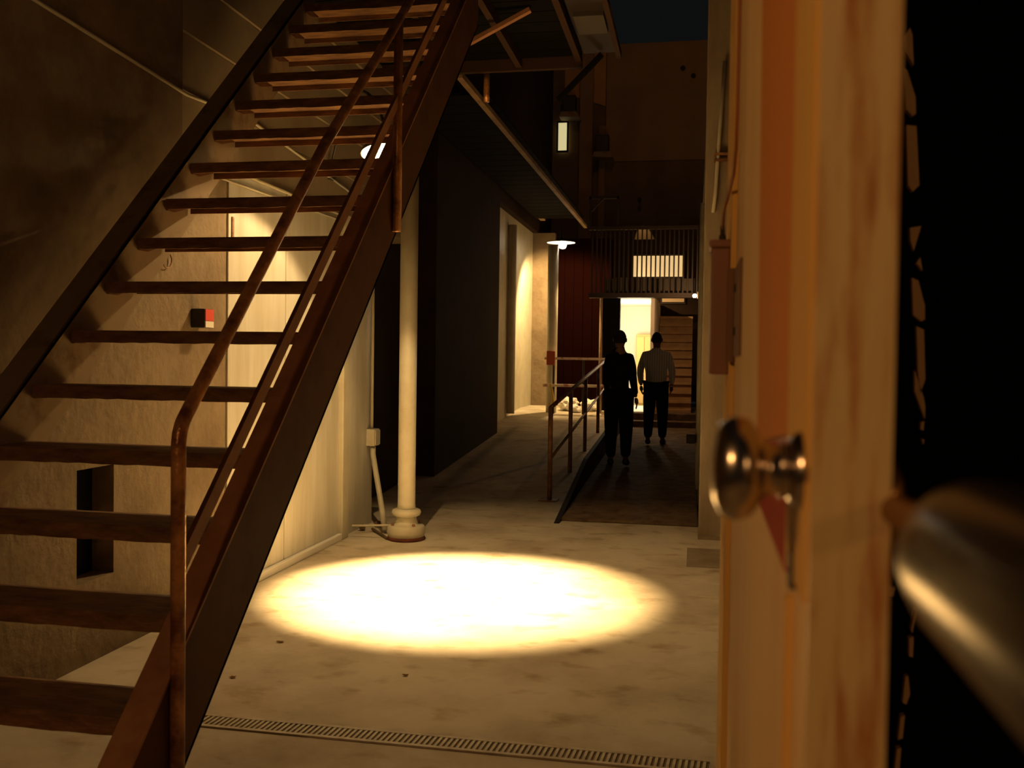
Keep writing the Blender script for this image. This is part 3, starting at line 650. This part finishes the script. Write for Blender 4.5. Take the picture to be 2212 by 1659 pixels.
# jamb, sensor box and cable
struct('trim_1', bx(.058, .085, 1.68, 1.95, 0, 2.6, bev=.003), M['stile'])
t = thing('sensor_box', 'long brown box on the door jamb with a cable entering its top', 'box', (.045, 1.75, 1.48))
child('body', bx(.026, .058, 1.70, 1.78, 1.478, 1.70, bev=.003), M['box'], t)
child('cap', bx(.022, .060, 1.695, 1.785, 1.70, 1.714, bev=.003), M['box'], t)
child('plug', lt([(0, .006), (.012, .006), (.014, .004), (.03, .004)], (.045, 1.74, 1.714), 'Z', 12), M['steel_dark'], t)
tag(obj('orange_cable', tb([(.045, 1.74, 1.735), (.046, 1.72, 1.765), (.052, 1.68, 1.79), (.058, 1.62, 1.812), (.0585, 1.55, 1.84), (.0585, 1.53, 1.9), (.0585, 1.52, 2.2), (.0585, 1.52, 2.4)], .0028, 8), M['cable'], smooth=True), 'thin orange cable looping down the door into the brown box', 'cable')
# expanded-metal strip on the black wall beside the door: lit strands
ms = thing('mesh_strip', 'narrow strip of tan metal strands on the black wall right of the door', 'mesh', (.34, 1.72, .8))
def p2w(x, y, Y):       # place measured strand outlines on the strip's plane
    d = fw+r2*((x-1106)/F)-u2*((y-829.5)/F); s = Y/d.y
    return (d.x*s, 1.5+d.z*s)
strands = [[(1966, 60), (1971, 75), (1974, 140), (1955, 110), (1953, 80)], [(1953, 146), (1960, 152), (1978, 210), (1979, 245), (1972, 250), (1957, 235)],
           [(1958, 270), (1980, 272), (1986, 400), (1972, 414), (1962, 400)], [(1966, 492), (1990, 488), (1974, 542), (1967, 520)], [(1988, 556), (1993, 585), (1980, 568)],
           [(1970, 600), (1984, 606), (1998, 660), (1998, 690), (1990, 694), (1973, 680)], [(1980, 705), (1996, 712), (1999, 820), (1988, 850), (1983, 800)], [(1976, 800), (1996, 860), (1999, 880), (1998, 905), (1976, 845)],
           [(1990, 912), (1997, 910), (1995, 930), (1989, 928)], [(1992, 948), (1997, 950), (1995, 960)],
           [(1920, 1268), (1934, 1270), (1930, 1288), (1922, 1288)], [(1976, 1320), (1981, 1318), (1971, 1368), (1968, 1360)], [(1964, 1378), (1974, 1376), (1972, 1420), (1964, 1418)],
           [(1956, 1462), (1962, 1460), (1966, 1500), (1958, 1522), (1950, 1518)], [(1946, 1548), (1955, 1546), (1950, 1595), (1940, 1598)], [(1938, 1618), (1947, 1616), (1943, 1665), (1932, 1668)]]
for s_ in strands:
    child('strand', pr([p2w(x, y, 1.72) for x, y in s_], 1.72, 1.735, axis='Y'), M['strand'], ms)
child('backing', bx(.28, .40, 1.735, 1.75, .6, 2.3), M['black'], ms)

# ================================================================ small litter on the floor
for n_, (x, y, r, lab) in enumerate(((-2.10, 4.60, .018, 'orange dry leaf on the floor left of the light pool front'), (-2.08, 4.04, .015, 'dry leaf on the floor beside the stair foot'), (-1.31, 4.25, .013, 'small brown leaf alone in the middle of the floor'))):
    bm = bmesh.new(); n = 9
    c = bm.verts.new((x, y, .008)); rim = []
    for k in range(n):
        a = 2*math.pi*k/n; q = r*(1 if k % 2 else .65); rim.append(bm.verts.new((x+q*1.5*math.cos(a), y+q*math.sin(a), .003+.006*random.random())))
    for k in range(n): bm.faces.new((c, rim[k], rim[(k+1) % n]))
    bmesh.ops.solidify(bm, geom=bm.faces[:], thickness=.0015)
    tag(obj('leaf', bm, M['leaf']), lab, 'leaf')
tag(obj('floor_patch', bx(-.03, .62, 7.0, 7.7, 0, .004), M['pillar']), 'rectangular darker patch on the floor before the right pillar', 'floor patch')
